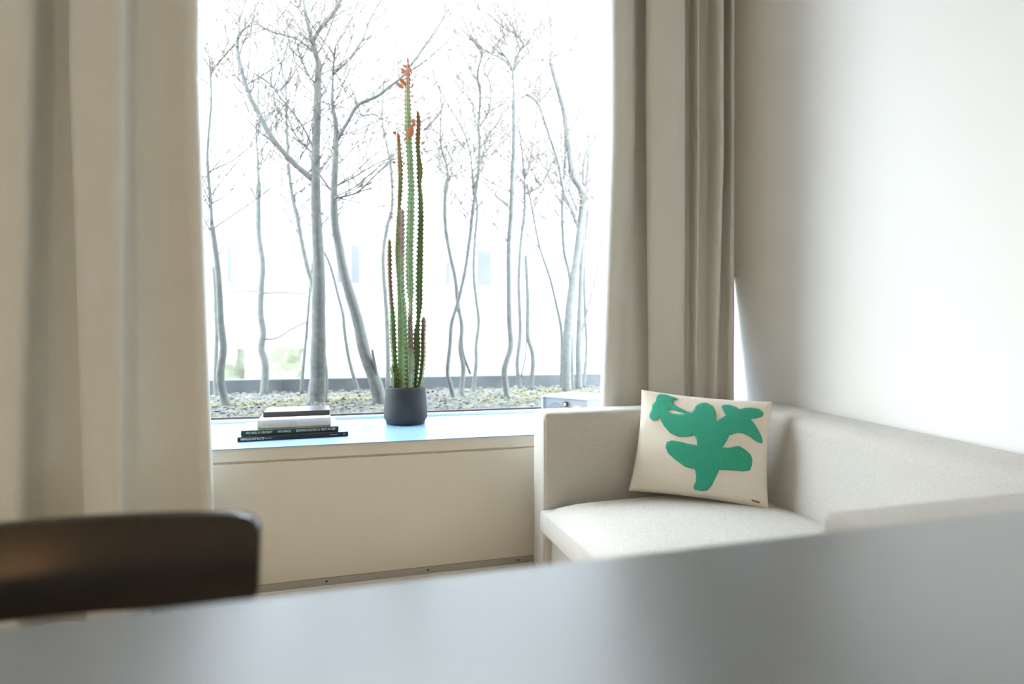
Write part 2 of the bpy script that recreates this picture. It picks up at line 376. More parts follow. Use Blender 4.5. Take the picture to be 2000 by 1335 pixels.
def back_mesh():
    verts, faces = [], []
    ny = 40; prof_n = 0
    for j in range(ny + 1):
        y = 0.70 + (2.10 - 0.70) * j / ny
        k = (y - 0.70) / 1.40                     # 0 near, 1 far
        zt = 0.615 + 0.073 * k ** 0.9
        rf = 0.085 - 0.06 * max(0, k - 0.35) / 0.65  # softer front edge at the near end
        xf = 1.605; xb = XB
        pr = [(1.535, 0.20), (1.542, 0.30), (1.562, 0.42), (1.585, 0.52)]
        for q in range(7):
            a = math.pi * (1 - q / 12)
            pr.append((xf + rf + rf * math.cos(a), zt - rf + rf * math.sin(a)))
        rb = 0.03
        for q in range(6):
            a = math.pi / 2 * (1 - q / 5)
            pr.append((xb - rb + rb * math.cos(a), zt - rb + rb * math.sin(a)))
        pr.append((xb, 0.20)); prof_n = len(pr)
        for (x, z) in pr: verts.append((x, y, z))
    for j in range(ny):
        for i in range(prof_n):
            i2 = (i + 1) % prof_n
            faces.append((j * prof_n + i, j * prof_n + i2, (j + 1) * prof_n + i2, (j + 1) * prof_n + i))
    faces.append(tuple(range(prof_n))); faces.append(tuple(ny * prof_n + i for i in range(prof_n))[::-1])
    return verts, faces
v, f = back_mesh()
b = mesh_obj('backrest', v, f, M['sofa'], sofa, True); auto_smooth(b, 60)
for x in (AX0 + 0.09, XB - 0.09):
    for y in (0.65, 2.13):
        v, f = tube_data([(x, y, 0), (x, y, 0.042)], [0.022, 0.026], 14); mesh_obj('foot', v, f, M['sofa_foot'], sofa)

# ------------------------------------------------------------------ pillow
def homography(src, dst):
    A = []
    for (x, y), (u, w) in zip(src, dst):
        A.append([x, y, 1, 0, 0, 0, -u * x, -u * y, u]); A.append([0, 0, 0, x, y, 1, -w * x, -w * y, w])
    n = 8
    for i in range(n):
        p = max(range(i, n), key=lambda r: abs(A[r][i])); A[i], A[p] = A[p], A[i]
        d = A[i][i]; A[i] = [q / d for q in A[i]]
        for r in range(n):
            if r != i:
                m_ = A[r][i]; A[r] = [q - m_ * w_ for q, w_ in zip(A[r], A[i])]
    h = [A[i][8] for i in range(n)] + [1]
    def fn(x, y):
        w = h[6] * x + h[7] * y + h[8]
        return ((h[0] * x + h[1] * y + h[2]) / w, (h[3] * x + h[4] * y + h[5]) / w)
    return fn
def at_fwd(x, y, fwd):
    return ray(x, y) * fwd + Vector((0, 0, H))
PC = {'TL': at_fwd(1253, 761, 2.265), 'TR': at_fwd(1508, 784, 2.17), 'BR': at_fwd(1501, 995, 2.055), 'BL': at_fwd(1228, 958, 2.215)}
pn = ((PC['TR'] - PC['BL']).cross(PC['TL'] - PC['BR'])).normalized()
if pn.dot(-ray(1370, 880)) < 0: pn = -pn
def pillow_point(u, v, side):
    """u 0..1 left to right, v 0..1 bottom to top, side +1 front"""
    a, b_ = 2 * u - 1, 2 * v - 1
    pinch = 0.05
    uu = 0.5 + 0.5 * a * (1 - pinch * (1 - b_ * b_)); vv = 0.5 + 0.5 * b_ * (1 - pinch * (1 - a * a))
    p = PC['BL'] * (1 - uu) * (1 - vv) + PC['BR'] * uu * (1 - vv) + PC['TL'] * (1 - uu) * vv + PC['TR'] * uu * vv
    puff = (max(0, 1 - a * a) ** 0.55) * (max(0, 1 - b_ * b_) ** 0.55)
    wr = 0.0035 * noise.noise(Vector((u * 6, v * 6, 2 + side))) * puff ** 0.3
    wr += 0.004 * math.sin((u * 0.8 + v) * 20) * max(0, abs(a) - 0.6) * puff ** 0.4
    return p + pn * (side * (0.004 + 0.066 * puff) + wr)
pil = empty('cushion', tuple((PC['BL'] + PC['BR']) / 2)); tag(pil, 'cream linen throw pillow with green plant shape on the sofa', 'pillow')
N = 44; verts = []; faces = []
for side in (1, -1):
    for j in range(N + 1):
        for i in range(N + 1): verts.append(pillow_point(i / N, j / N, side))
K = (N + 1) ** 2
for sd in (0, 1):
    for j in range(N):
        for i in range(N):
            a = sd * K + j * (N + 1) + i; q = (a, a + 1, a + N + 2, a + N + 1); faces.append(q if sd == 0 else q[::-1])
rim = [(i, 0) for i in range(N)] + [(N, j) for j in range(N)] + [(i, N) for i in range(N, 0, -1)] + [(0, j) for j in range(N, 0, -1)]
idx = [j * (N + 1) + i for i, j in rim]
for k in range(len(idx)):
    a, b_ = idx[k], idx[(k + 1) % len(idx)]; faces.append((b_, a, a + K, b_ + K))
mesh_obj('cover', verts, faces, M['pillow'], pil, True)
hom = homography([(305, 175), (1365, 275), (1335, 1145), (200, 975)], [(0, 1), (1, 1), (1, 0), (0, 0)])
outer = [(360,400),(350,380),(375,320),(385,285),(410,265),(425,220),(450,200),(500,205),(560,225),(595,240),(550,260),(560,290),(600,315),(650,340),(700,355),(730,300),(770,272),(820,270),(870,300),(890,340),(900,430),(935,405),(975,380),(955,340),(940,305),(955,290),(1010,290),(1060,310),(1090,330),(1130,320),(1200,320),(1260,335),(1290,360),(1298,380),(1280,400),(1240,408),(1185,415),(1220,450),(1260,510),(1290,560),(1300,600),(1290,612),(1250,600),(1190,560),(1130,530),(1080,525),(1010,545),(985,590),(950,640),(1000,648),(1060,635),(1090,632),(1150,665),(1190,700),(1208,740),(1200,790),(1185,830),(1130,838),(1050,832),(925,825),(900,880),(870,950),(830,995),(780,1003),(725,990),(715,965),(735,920),(735,870),(725,820),(640,795),(560,735),(500,680),(480,630),(490,590),(530,578),(600,590),(680,612),(740,622),(735,580),(720,540),(650,550),(590,550),(520,520),(470,465),(445,420),(440,385),(410,415),(375,415)]
hole = [(505,335),(530,325),(580,340),(650,365),(600,368),(540,362),(510,350)]
def inside(p, poly):
    r = False; n = len(poly)
    for i in range(n):
        (x1, y1), (x2, y2) = poly[i], poly[(i + 1) % n]
        if (y1 > p[1]) != (y2 > p[1]) and p[0] < (x2 - x1) * (p[1] - y1) / (y2 - y1) + x1: r = not r
    return r
def dense(poly, step=18):
    out = []
    for i in range(len(poly)):
        a, b_ = Vector(poly[i]), Vector(poly[(i + 1) % len(poly)]); n = max(1, int((b_ - a).length / step))
        out += [tuple(a.lerp(b_, k / n)) for k in range(n)]
    return out
od, hd = dense(outer), dense(hole)
pts2 = [Vector(p) for p in od + hd]
edges = [(i, (i + 1) % len(od)) for i in range(len(od))] + [(len(od) + i, len(od) + (i + 1) % len(hd)) for i in range(len(hd))]
for gx in range(340, 1320, 22):
    for gy in range(190, 1020, 22):
        if inside((gx, gy), outer) and not inside((gx, gy), hole): pts2.append(Vector((gx + 3 * math.sin(gy), gy + 3 * math.sin(gx))))
vo, eo, fo, *_ = delaunay_2d_cdt(pts2, edges, [], 0, 1e-4)
verts, faces = [], []
for p in vo:
    u, w = hom(p.x, p.y); verts.append(pillow_point(min(max(u, 0.004), 0.996), min(max(w, 0.004), 0.996), 1) + pn * 0.0022)
for q in fo:
    c = sum((vo[i] for i in q), Vector((0, 0))) / len(q)
    if inside((c.x, c.y), outer) and not inside((c.x, c.y), hole): faces.append(tuple(q)[::-1])
ap = mesh_obj('plant_motif', verts, faces, M['green'], pil, True); ap['label'] = 'green woven leafy plant shape'
md = ap.modifiers.new('thickness', 'SOLIDIFY'); md.thickness = 0.002; md.offset = 0
verts, faces = [], []
tq = [(1195, 1065), (1262, 1082), (1258, 1098), (1192, 1080)]
for lay in (0.002, 0.004):
    for p in tq: u, w = hom(*p); verts.append(pillow_point(u, w, 1) + pn * lay)
faces = [(0, 1, 2, 3), (7, 6, 5, 4), (0, 4, 5, 1), (1, 5, 6, 2), (2, 6, 7, 3), (3, 7, 4, 0)]
tg = mesh_obj('tag', verts, faces, M['leather'], pil); tg['label'] = 'small brown leather tag'

# ------------------------------------------------------------------ table and chair
ZT = 0.72; YT = 0.555
table = empty('dining_table', (0.0, 0.0, 0.0)); tag(table, 'dark grey table top blurred in the foreground', 'table')
tt = box('table_top', (-1.05, -0.42, ZT - 0.028), (1.15, YT, ZT), M['table'], table, 0.003, 3)
for x in (-0.95, 1.05):
    for y in (-0.32, YT - 0.09): box('leg', (x - 0.025, y - 0.025, 0), (x + 0.025, y + 0.025, ZT - 0.028), M['table_leg'], table, 0.004)

chair = empty('dining_chair', (-0.375, 0.56, 0.0)); tag(chair, 'black lacquered wooden chair with wide curved back rail', 'chair')
def rail_obj():
    cx, cy, zc = -0.374, 0.795, 0.686; hw, hh, t = 0.272, 0.0550, 0.022; rc = 0.024
    verts, faces = [], []; S = []
    n = 44
    for i in range(n + 1):
        s = -hw + 2 * hw * i / n
        S.append(s)
    for i in range(6):
        S += [-hw + rc * (1 - math.cos(math.pi / 2 * i / 6)), hw - rc * (1 - math.cos(math.pi / 2 * i / 6))]
    S = sorted(set(round(s, 6) for s in S)); n = len(S)
    def prof(s):
        e = max(0.0, abs(s) - (hw - rc)) / rc; d = rc * (1 - math.sqrt(max(0, 1 - e * e)))
        return hh - d
    for s in S:
        h = prof(s); yb = cy - 0.75 * s * s
        for (z, dy) in ((-h, 0), (-h * 0.94, -t / 2), (h * 0.94, -t / 2), (h, 0), (h * 0.94, t / 2), (-h * 0.94, t / 2)):
            verts.append((cx + s, yb + dy + z * 0.25, zc + z * 0.97 + 0.004 * (s / hw)))
    for i in range(n - 1):
        for k in range(6):
            k2 = (k + 1) % 6; faces.append((i * 6 + k, i * 6 + k2, (i + 1) * 6 + k2, (i + 1) * 6 + k))
    faces.append(tuple(range(6))); faces.append(tuple((n - 1) * 6 + k for k in range(6))[::-1])
    o = mesh_obj('back_rail', verts, faces, M['chair'], chair, True); auto_smooth(o, 50); return o
rail_obj()
bm = box_bm((-0.585, 0.345, 0.435), (-0.165, 0.765, 0.457), 0.035, 4)
o = bm_obj('seat', bm, M['chair'], chair, False)
for x in (-0.55, -0.22):
    v, f = tube_data([(x, 0.735, 0.0), (x, 0.755, 0.44), (x, 0.79, 0.66)], [0.014, 0.016, 0.011], 12); mesh_obj('back_post', v, f, M['chair'], chair, True)
    v, f = tube_data([(x, 0.375, 0.0), (x, 0.385, 0.438)], [0.013, 0.016], 12); mesh_obj('leg', v, f, M['chair'], chair, True)

# pendant lamp of the room, behind the camera
lamp = empty('pendant_lamp', (-1.0, -1.5, ZC)); tag(lamp, 'round glass pendant lamp glowing warm behind the camera', 'lamp')
v, f = tube_data([(-1.0, -1.5, ZC - 0.02), (-1.0, -1.5, 2.08)], [0.004, 0.004], 8); mesh_obj('cord', v, f, M['cord'], lamp)
lathe('canopy', [(0.05, -0.025), (0.05, 0.0)], (-1.0, -1.5, ZC), M['cord'], lamp, 24, False)
lathe('globe', [(0.16 * math.sin(math.pi * k / 20) + 0.001, -0.16 * math.cos(math.pi * k / 20)) for k in range(21)], (-1.0, -1.5, 1.93), M['lamp_glass'], lamp, 32)

# small warm floor lamp, also behind the camera
fl = empty('floor_lamp', (-1.42, -1.43, 0)); tag(fl, 'low floor lamp with a warm glowing shade behind the camera', 'lamp')
lathe('base', [(0.13, 0.0), (0.13, 0.015), (0.02, 0.022)], (-1.42, -1.43, 0), M['cord'], fl, 32, False)
v, f = tube_data([(-1.42, -1.43, 0.02), (-1.42, -1.43, 0.86)], [0.009, 0.009], 10); mesh_obj('pole', v, f, M['cord'], fl, True)
lathe('shade', [(0.17, -0.13), (0.10, 0.13)], (-1.42, -1.43, 0.96), M['floor_lamp_shade'], fl, 32)

# ------------------------------------------------------------------ things on the sill
def text_mesh(body, size, name, material, parent, origin, xdir, zdir, width=None):
    cu = bpy.data.curves.new(name, 'FONT'); cu.body = body; cu.size = size; cu.align_x = 'LEFT'; cu.align_y = 'CENTER'; cu.resolution_u = 2
    tmp = bpy.data.objects.new(name, cu); COL.objects.link(tmp)
    dg = bpy.context.evaluated_depsgraph_get(); dg.update()
    me = bpy.data.meshes.new_from_object(tmp.evaluated_get(dg)); bpy.data.objects.remove(tmp)
    xs = [v.co.x for v in me.vertices]; w = max(xs) - min(xs); sx = (width / w) if width else 1.0
    verts = [Vector(origin) + Vector(xdir) * ((v.co.x - min(xs)) * sx) + Vector(zdir) * v.co.y for v in me.vertices]
    faces = [tuple(p.vertices) for p in me.polygons]; bpy.data.meshes.remove(me)
    return mesh_obj(name, verts, faces, material, parent)
SPINE = {'book_black': mat('spine_black', (0.015, 0.015, 0.017), 0.6, spec=0.3, mottled=(20, (0.022, 0.022, 0.024))),
         'book_dark_green': mat('spine_green', (0.012, 0.050, 0.038), 0.6, spec=0.3, mottled=(20, (0.018, 0.062, 0.048))),
         'notebook_charcoal': mat('spine_charcoal', (0.035, 0.037, 0.04), 0.6, spec=0.3, mottled=(40, (0.045, 0.047, 0.05)))}
def book(name, pxl, pyl, pxr, pyr, z0, h, depth, cover, label, Yadd=0.0, lettering=()):
    """front lower spine corners in pixels, resting at height z0; depth goes back from the spine"""
    a = onZ(pxl, pyl, z0); b_ = onZ(pxr, pyr, z0); a.y += Yadd; b_.y += Yadd
    d = (b_ - a); w = d.length; d.normalize(); back = Vector((-d.y, d.x, 0))
    root = empty(name, tuple((a + b_) / 2)); tag(root, label, 'book', 'books stacked on the sill')
    def slab(nm, x0, x1, y0, y1, zz0, zz1, m, bev=0.0008):
        bm = bmesh.new(); bmesh.ops.create_cube(bm, size=1)
        for v in bm.verts:
            x = x0 if v.co.x < 0 else x1; y = y0 if v.co.y < 0 else y1; z = zz0 if v.co.z < 0 else zz1
            v.co = a + d * x + back * y + Vector((0, 0, z))
        bmesh.ops.bevel(bm, geom=bm.edges[:], offset=bev, segments=2, affect='EDGES')
        return bm_obj(nm, bm, m, root)
    t = min(0.003, h * 0.16)
    slab('cover', 0, w, 0, depth, 0, t, cover); slab('cover', 0, w, 0, depth, h - t, h, cover)
    sp = slab('spine', 0, w, -0.001, t, 0.0005, h - 0.0005, SPINE.get(cover.name, cover))
    slab('pages', 0.004, w - 0.004, t, depth - 0.004, t, h - t, M['paper'], 0.0004)
    for (txt, x, wid, size, m) in lettering:
        text_mesh(txt, size, 'spine_lettering', m, sp, a + d * (w * x) - back * 0.0017 + Vector((0, 0, h * 0.5)), d, (0, 0, 1), w * wid)
    return root, a, d, back, w
Z1 = ZS + 0.0005
h1, h2, h3, h4 = 0.0185, 0.021, 0.0345, 0.021
book('book', 463.5, 863, 680, 851, Z1, h1, 0.30, M['book_black'], 'thin black book at the bottom of the sill stack',
     lettering=[('HINGE', 0.03, 0.08, 0.014, M['ink_white']), ('DISTRICTS', 0.115, 0.115, 0.012, M['ink_white']), ('TEXTE', 0.235, 0.06, 0.006, M['ink_grey']), ('EDITION', 0.83, 0.07, 0.006, M['ink_grey']), ('R', 0.955, 0.012, 0.011, M['ink_grey'])])
z2 = Z1 + h1 + 0.0005
book('book', 470.5, 851.5, 661, 841.5, z2, h2, 0.27, M['book_green'], 'dark green book with white spine lettering, second from the bottom',
     lettering=[('MICHAEL B VINCENT', 0.05, 0.26, 0.013, M['ink_white']), ('ANOMALIE', 0.365, 0.13, 0.013, M['ink_white']), ('EDITION PATRICK FREY N\u00b0329', 0.555, 0.41, 0.0135, M['ink_white'])])
z3 = z2 + h2 + 0.0005
book('book', 503, 837, 646, 830.5, z3, h3, 0.24, M['book_white'], 'thick off white book under the charcoal notebook',
     lettering=[('BIBLIOTHEK', 0.07, 0.48, 0.021, M['ink_grey']), ('ARCHIV', 0.58, 0.09, 0.010, M['ink_grey']), ('EINE SAMMLUNG', 0.70, 0.24, 0.008, M['ink_grey'])])
z4 = z3 + h3 + 0.0005
nb, a, d, back, w = book('notebook', 514, 814.5, 644, 809.5, z4, h4, 0.20, M['notebook'], 'charcoal notebook lying on top of the book stack')
v, f = tube_data(catmull([a + d * (w - 0.01) + back * 0.10 + Vector((0, 0, 0.009)), a + d * (w + 0.012) + back * 0.09 + Vector((0, 0, 0.007)), a + d * (w + 0.03) + back * 0.075 + Vector((0, 0, 0.0015))], 5), [0.0016] * 11, 6)
mesh_obj('ribbon', v, f, M['notebook'], nb)

# pot with the tall cactus
PF = 2.755
pcen = at_fwd(792.3, 826, PF); pcen.z = ZS
pot = empty('plant_pot', (pcen.x, pcen.y, ZS)); tag(pot, 'round charcoal stone pot standing on the blue sill', 'pot')
lathe('body', [(0.085, 0.0005), (0.092, 0.003), (0.0945, 0.014), (0.0955, 0.018), (0.101, 0.024), (0.1045, 0.034), (0.1045, 0.05), (0.102, 0.09), (0.0985, 0.13), (0.0955, 0.165), (0.0945, 0.176), (0.0925, 0.1785), (0.088, 0.1785), (0.086, 0.176), (0.086, 0.155)], (pcen.x, pcen.y, ZS), M['pot'], pot, 56)
lathe('soil', [(0.0857, 0.150), (0.0855, 0.160), (0.05, 0.163), (0.01, 0.164)], (pcen.x, pcen.y, ZS), M['soil'], pot, 32)
# fallen petal
pp = onZ(777, 835, ZS + 0.001)
pv = [pp + Vector((math.cos(a_) * 0.009, math.sin(a_) * 0.006, 0.001 + 0.0025 * abs(math.sin(a_)))) for a_ in [k * math.pi / 5 for k in range(10)]]
o = mesh_obj('fallen_petal', pv + [q + Vector((0, 0, 0.0012)) for q in pv], [tuple(range(10))[::-1], tuple(range(10, 20))] + [(k, (k + 1) % 10, 10 + (k + 1) % 10, 10 + k) for k in range(10)], M['petal'])
tag(o, 'tiny pale pink petal fallen in front of the pot', 'petal')

rng = random.Random(5)
cactus = empty('cactus', (pcen.x, pcen.y, ZS + 0.165)); tag(cactus, 'tall slim ribbed cactus with reddish tips in the charcoal pot', 'cactus')
def lerp3(a_, b_, t): return tuple(x + (y - x) * t for x, y in zip(a_, b_))
GREEN = (0.14, 0.24, 0.065); GREEN2 = (0.14, 0.26, 0.09); BROWN = (0.25, 0.15, 0.11); OLIVE = (0.22, 0.22, 0.06); REDTIP = (0.42, 0.16, 0.09)
def stem(px, fwd_off, twist, tints, ribs=3):
    """px: (x, y, width px) from base to tip; tints: (fraction, colour)"""
    P = catmull([Vector((x, y, w)) for x, y, w in px], 6)
    pts = []
    zb = ZS + 0.15
    for q in P: pts.append(at_fwd(q.x, q.y, PF + fwd_off))
    L = [0.0]
    for i in range(1, len(pts)): L.append(L[-1] + (pts[i] - pts[i - 1]).length)
    tot = L[-1]; step = 0.0042; n = int(tot / step)
    verts, faces, cols = [], [], []
    prof_n = ribs * 6; j = 0
    tooth = 5
    for i in range(n + 1):
        s = tot * i / n
        while j < len(L) - 2 and L[j + 1] < s: j += 1
        t = (s - L[j]) / max(1e-6, L[j + 1] - L[j]); c = pts[j].lerp(pts[j + 1], t); wpx = P[j].z + (P[j + 1].z - P[j].z) * t
        R = wpx * PF / F * 0.60
        if i == 0: c = Vector((c.x, c.y, min(c.z, zb)))
        tf = [0.80, 0.98, 1.28, 0.98, 0.80][i % tooth]
        for k in range(prof_n):
            a_ = 2 * math.pi * k / prof_n + twist
            ph = (k % 6)
            rr = {0: 1.0 * tf, 1: 0.66, 2: 0.48, 3: 0.43, 4: 0.48, 5: 0.66}[ph]
            r_ = R * rr
            verts.append(c + Vector((math.cos(a_) * r_, math.sin(a_) * r_, 0)))
            fr = s / tot; col = tints[-1][1]
            for q in range(len(tints) - 1):
                if tints[q][0] <= fr <= tints[q + 1][0]:
                    col = lerp3(tints[q][1], tints[q + 1][1], (fr - tints[q][0]) / max(1e-6, tints[q + 1][0] - tints[q][0])); break
            if ph == 0: col = lerp3(col, (0.34, 0.24, 0.16), 0.55)
            if ph == 3: col = lerp3(col, (0.36, 0.50, 0.28), 0.25)
            cols.append(col)
    for i in range(n):
        for k in range(prof_n):
            k2 = (k + 1) % prof_n; faces.append((i * prof_n + k, i * prof_n + k2, (i + 1) * prof_n + k2, (i + 1) * prof_n + k))
    faces.append(tuple(range(prof_n))[::-1]); top = len(verts); verts.append(pts[-1] + Vector((0, 0, 0.012))); cols.append(tints[-1][1])
    for k in range(prof_n): faces.append((n * prof_n + k, n * prof_n + (k + 1) % prof_n, top))
    o = mesh_obj('stem', verts, faces, M['cactus'], cactus)
    at = o.data.color_attributes.new('tint', 'FLOAT_COLOR', 'POINT')
    for i, c in enumerate(cols): at.data[i].color = (*c, 1)
    # spines: tiny paired thorns along each rib
    sv, sf = [], []
    for i in range(2, n, tooth):
        ring = verts[i * prof_n:(i + 1) * prof_n]; c = sum(ring, Vector()) / prof_n
        for k in range(ribs):
            p = ring[k * 6]; dr = (p - c).normalized()
            b_ = len(sv); tip = p + dr * 0.006 + Vector((0, 0, 0.001))
            sv += [p + Vector((0, 0, 0.0018)), p - Vector((0, 0, 0.0018)), p + dr.cross(Vector((0, 0, 1))) * 0.0014, tip]
            sf += [(b_, b_ + 1, b_ + 3), (b_ + 1, b_ + 2, b_ + 3), (b_ + 2, b_, b_ + 3)]
    so = mesh_obj('spines', sv, sf, M['leaf_orange'], o); so['kind'] = 'stuff'
    return o
stem([(793, 757, 11), (799, 735, 12), (801, 700, 11), (801, 660, 10), (801, 625, 9), (802, 600, 8), (802, 588, 8), (801, 565, 14), (800, 530, 14), (800, 480, 14), (802, 420, 14), (803, 375, 12), (803, 360, 12), (801, 320, 12), (800, 300, 12), (798, 270, 12), (797, 240, 12), (796, 200, 12), (796, 180, 11), (796, 160, 10), (797, 140, 9), (797, 126, 6)], 0.02, 0.4,
     [(0, GREEN), (0.55, GREEN2), (0.8, GREEN), (0.9, (0.34, 0.34, 0.16)), (0.97, REDTIP), (1, REDTIP)])
stem([(808, 757, 15), (809, 745, 16), (813, 715, 15), (815, 690, 15), (815, 655, 13), (817, 630, 8), (818, 619, 8), (820, 595, 12), (820, 560, 13), (821, 520, 13), (822, 470, 12), (823, 420, 11), (822, 385, 9), (820, 362, 8), (821, 335, 12), (819, 312, 9), (817, 292, 8), (817, 270, 9), (818, 250, 8), (818, 232, 7), (817, 222, 5)], -0.02, 1.1,
     [(0, GREEN), (0.6, GREEN2), (0.88, OLIVE), (0.95, REDTIP), (1, REDTIP)])
stem([(782, 757, 8), (780, 735, 7), (779, 700, 7), (779, 650, 7), (779, 610, 7), (778, 550, 7), (775, 500, 9), (776, 460, 9), (778, 425, 9), (779, 402, 7), (780, 380, 9), (781, 350, 10), (780, 318, 11), (779, 300, 9), (778, 280, 8), (777, 262, 6)], 0.05, 0.1,
     [(0, (0.30, 0.46, 0.22)), (0.55, GREEN), (0.75, OLIVE), (0.94, (0.40, 0.25, 0.10)), (1, REDTIP)])
stem([(790, 757, 16), (790, 730, 18), (790, 690, 18), (789, 650, 16), (788, 610, 15), (785, 570, 13), (784, 530, 13), (785, 480, 12), (785, 440, 12), (785, 412, 11)], -0.04, 0.7,
     [(0, GREEN), (0.6, GREEN2), (0.72, (0.24, 0.28, 0.14)), (0.82, BROWN), (1, BROWN)])
stem([(776, 757, 13), (773, 732, 14), (770, 705, 11), (767, 660, 12), (766, 625, 11), (765, 605, 9), (763, 580, 8), (761, 545, 8), (760, 510, 9), (760, 485, 8), (760, 470, 6)], -0.02, 0.2,
     [(0, GREEN), (0.5, GREEN), (0.62, BROWN), (0.85, (0.32, 0.22, 0.14)), (1, OLIVE)])
stem([(817, 757, 7), (822, 742, 9), (825, 718, 10), (827, 690, 10), (827, 655, 9), (828, 635, 9), (828, 622, 8)], 0.0, 0.6,
     [(0, (0.30, 0.42, 0.16)), (0.5, (0.30, 0.34, 0.12)), (0.75, BROWN), (1, BROWN)])
stem([(803, 757, 12), (805, 730, 12), (806, 700, 10), (804, 672, 10), (803, 645, 8), (802, 618, 7)], -0.055, 0.9,
     [(0, (0.36, 0.50, 0.34)), (0.45, (0.34, 0.44, 0.26)), (0.6, BROWN), (1, (0.36, 0.2, 0.15))])
stem([(770, 733, 8), (767, 724, 8), (766, 716, 7)], -0.035, 0.5, [(0, GREEN), (1, (0.3, 0.26, 0.14))])
def leaf(px, py, length, width, ang, m, fo=0.0, curl=0.25):
    """leaf in px, its base at (px,py); ang = direction in degrees from up (clockwise)"""
    sc = PF / F; root = at_fwd(px, py, PF + fo)
    a_ = math.radians(ang); d = Vector((math.sin(a_) * CS, -math.sin(a_) * SN, math.cos(a_))); nrm = Vector((-SN, -CS, 0.0)); sd = d.cross(nrm).normalized()
    verts, faces = [], []
    n = 7
    for i in range(n + 1):
        t = i / n; wd = width * sc * 0.5 * (math.sin(math.pi * (0.12 + 0.85 * t)) ** 0.8)
        c = root + d * (length * sc * t) + nrm * (curl * length * sc * t * (1 - t) + 0.2 * t * length * sc * rng.uniform(0.8, 1.0))
        for (q, off) in ((-1, 0.18), (0, 0), (1, 0.18)): verts.append(c + sd * (wd * q) + nrm * (off * wd))
    for i in range(n):
        for k in range(2): faces.append((i * 3 + k, i * 3 + k + 1, i * 3 + k + 4, i * 3 + k + 3))
    o = mesh_obj('leaf', verts, faces, m, cactus, True)
    md = o.modifiers.new('thickness', 'SOLIDIFY'); md.thickness = 0.0012
LR, LO = M['leaf_red'], M['leaf_orange']
leaf(797, 125, 12, 4, 0, LO); leaf(794, 133, 9, 5, -50, LR); leaf(792, 140, 11, 6, -60, LR); leaf(791, 140, 8, 5, -110, LR); leaf(797, 148, 8, 5, -30, LR, -0.03); leaf(800, 132, 14, 5, 160, LR, -0.02)
leaf(793, 168, 18, 8, -42, LO); leaf(788, 172, 15, 8, -60, LR, -0.01); leaf(803, 172, 10, 4, 30, LR); leaf(803, 186, 6, 3, 120, LO)
leaf(798, 270, 24, 15, 18, LO, -0.06, 0.1); leaf(811, 238, 9, 8, -70, LR); leaf(812, 243, 9, 7, -100, LR); leaf(792, 268, 9, 3, 190, LR, 0.01)
leaf(774, 262, 8, 5, -60, LO); leaf(774, 258, 6, 4, -100, LR); leaf(773, 318, 7, 5, -80, LR); leaf(787, 322, 7, 3, 40, LR); leaf(823, 282, 9, 4, 60, LR); leaf(826, 290, 6, 3, 120, LR)
leaf(770, 366, 6, 3, -60, LR); leaf(768, 418, 8, 3, -70, LR); leaf(766, 425, 6, 3, -40, LR); leaf(817, 226, 10, 4, -10, LO); leaf(822, 296, 7, 3, 150, LR)

# white radio at the right end of the sill
ra, rb_, rd = at_fwd(1057, 770.5, 2.73), at_fwd(1150, 777.5, 2.555), None
RH = ra.z - ZS
fdir = Vector((rb_.x - ra.x, rb_.y - ra.y, 0)); RW = fdir.length; fdir.normalize(); ddir = Vector((-fdir.y, fdir.x, 0))
radio = empty('radio', (ra.x, ra.y, ZS)); tag(radio, 'white box shaped table radio behind the sofa armrest', 'radio')
def rslab(nm, x0, x1, y0, y1, z0, z1, m, bev=0.002):
    bm = bmesh.new(); bmesh.ops.create_cube(bm, size=1)
    for v in bm.verts:
        x = x0 if v.co.x < 0 else x1; y = y0 if v.co.y < 0 else y1; z = z0 if v.co.z < 0 else z1
        v.co = Vector((ra.x, ra.y, ZS)) + fdir * x + ddir * y + Vector((0, 0, z))
    bmesh.ops.bevel(bm, geom=bm.edges[:], offset=bev, segments=2, affect='EDGES')
    return bm_obj(nm, bm, m, radio)
rslab('top_panel', 0, RW, 0, 0.25, RH - 0.010, RH, M['radio']); rslab('bottom_panel', 0, RW, 0, 0.25, 0.001, 0.012, M['radio'])
rslab('side_panel', 0, 0.010, 0, 0.25, 0.012, RH - 0.010, M['radio']); rslab('side_panel', RW - 0.010, RW, 0, 0.25, 0.012, RH - 0.010, M['radio'])
rslab('back_panel', 0.010, RW - 0.010, 0.24, 0.25, 0.012, RH - 0.010, M['radio'])
fp = rslab('face', 0.010, RW - 0.010, 0.012, 0.02, 0.012, RH - 0.010, M['radio_face'])
def disc(nm, x, z, r, y0, y1, m, hollow=None):
    o0 = Vector((ra.x, ra.y, ZS))
    v, f = tube_data([o0 + fdir * x + ddir * y1 + Vector((0, 0, z)), o0 + fdir * x + ddir * y0 + Vector((0, 0, z))], [r, r], 28)
    return mesh_obj(nm, v, f, m, radio)
disc('speaker_grille', 0.075, RH * 0.44, 0.046, 0.009, 0.014, M['radio_mesh'])
disc('knob', 0.138, RH * 0.74, 0.013, 0.0, 0.013, M['knob']); disc('knob_cap', 0.138, RH * 0.74, 0.008, -0.002, 0.002, M['radio'])
disc('tuning_dial', 0.20, RH * 0.48, 0.034, 0.006, 0.014, M['radio']); disc('dial_knob', 0.20, RH * 0.48, 0.012, -0.003, 0.008, M['knob'])

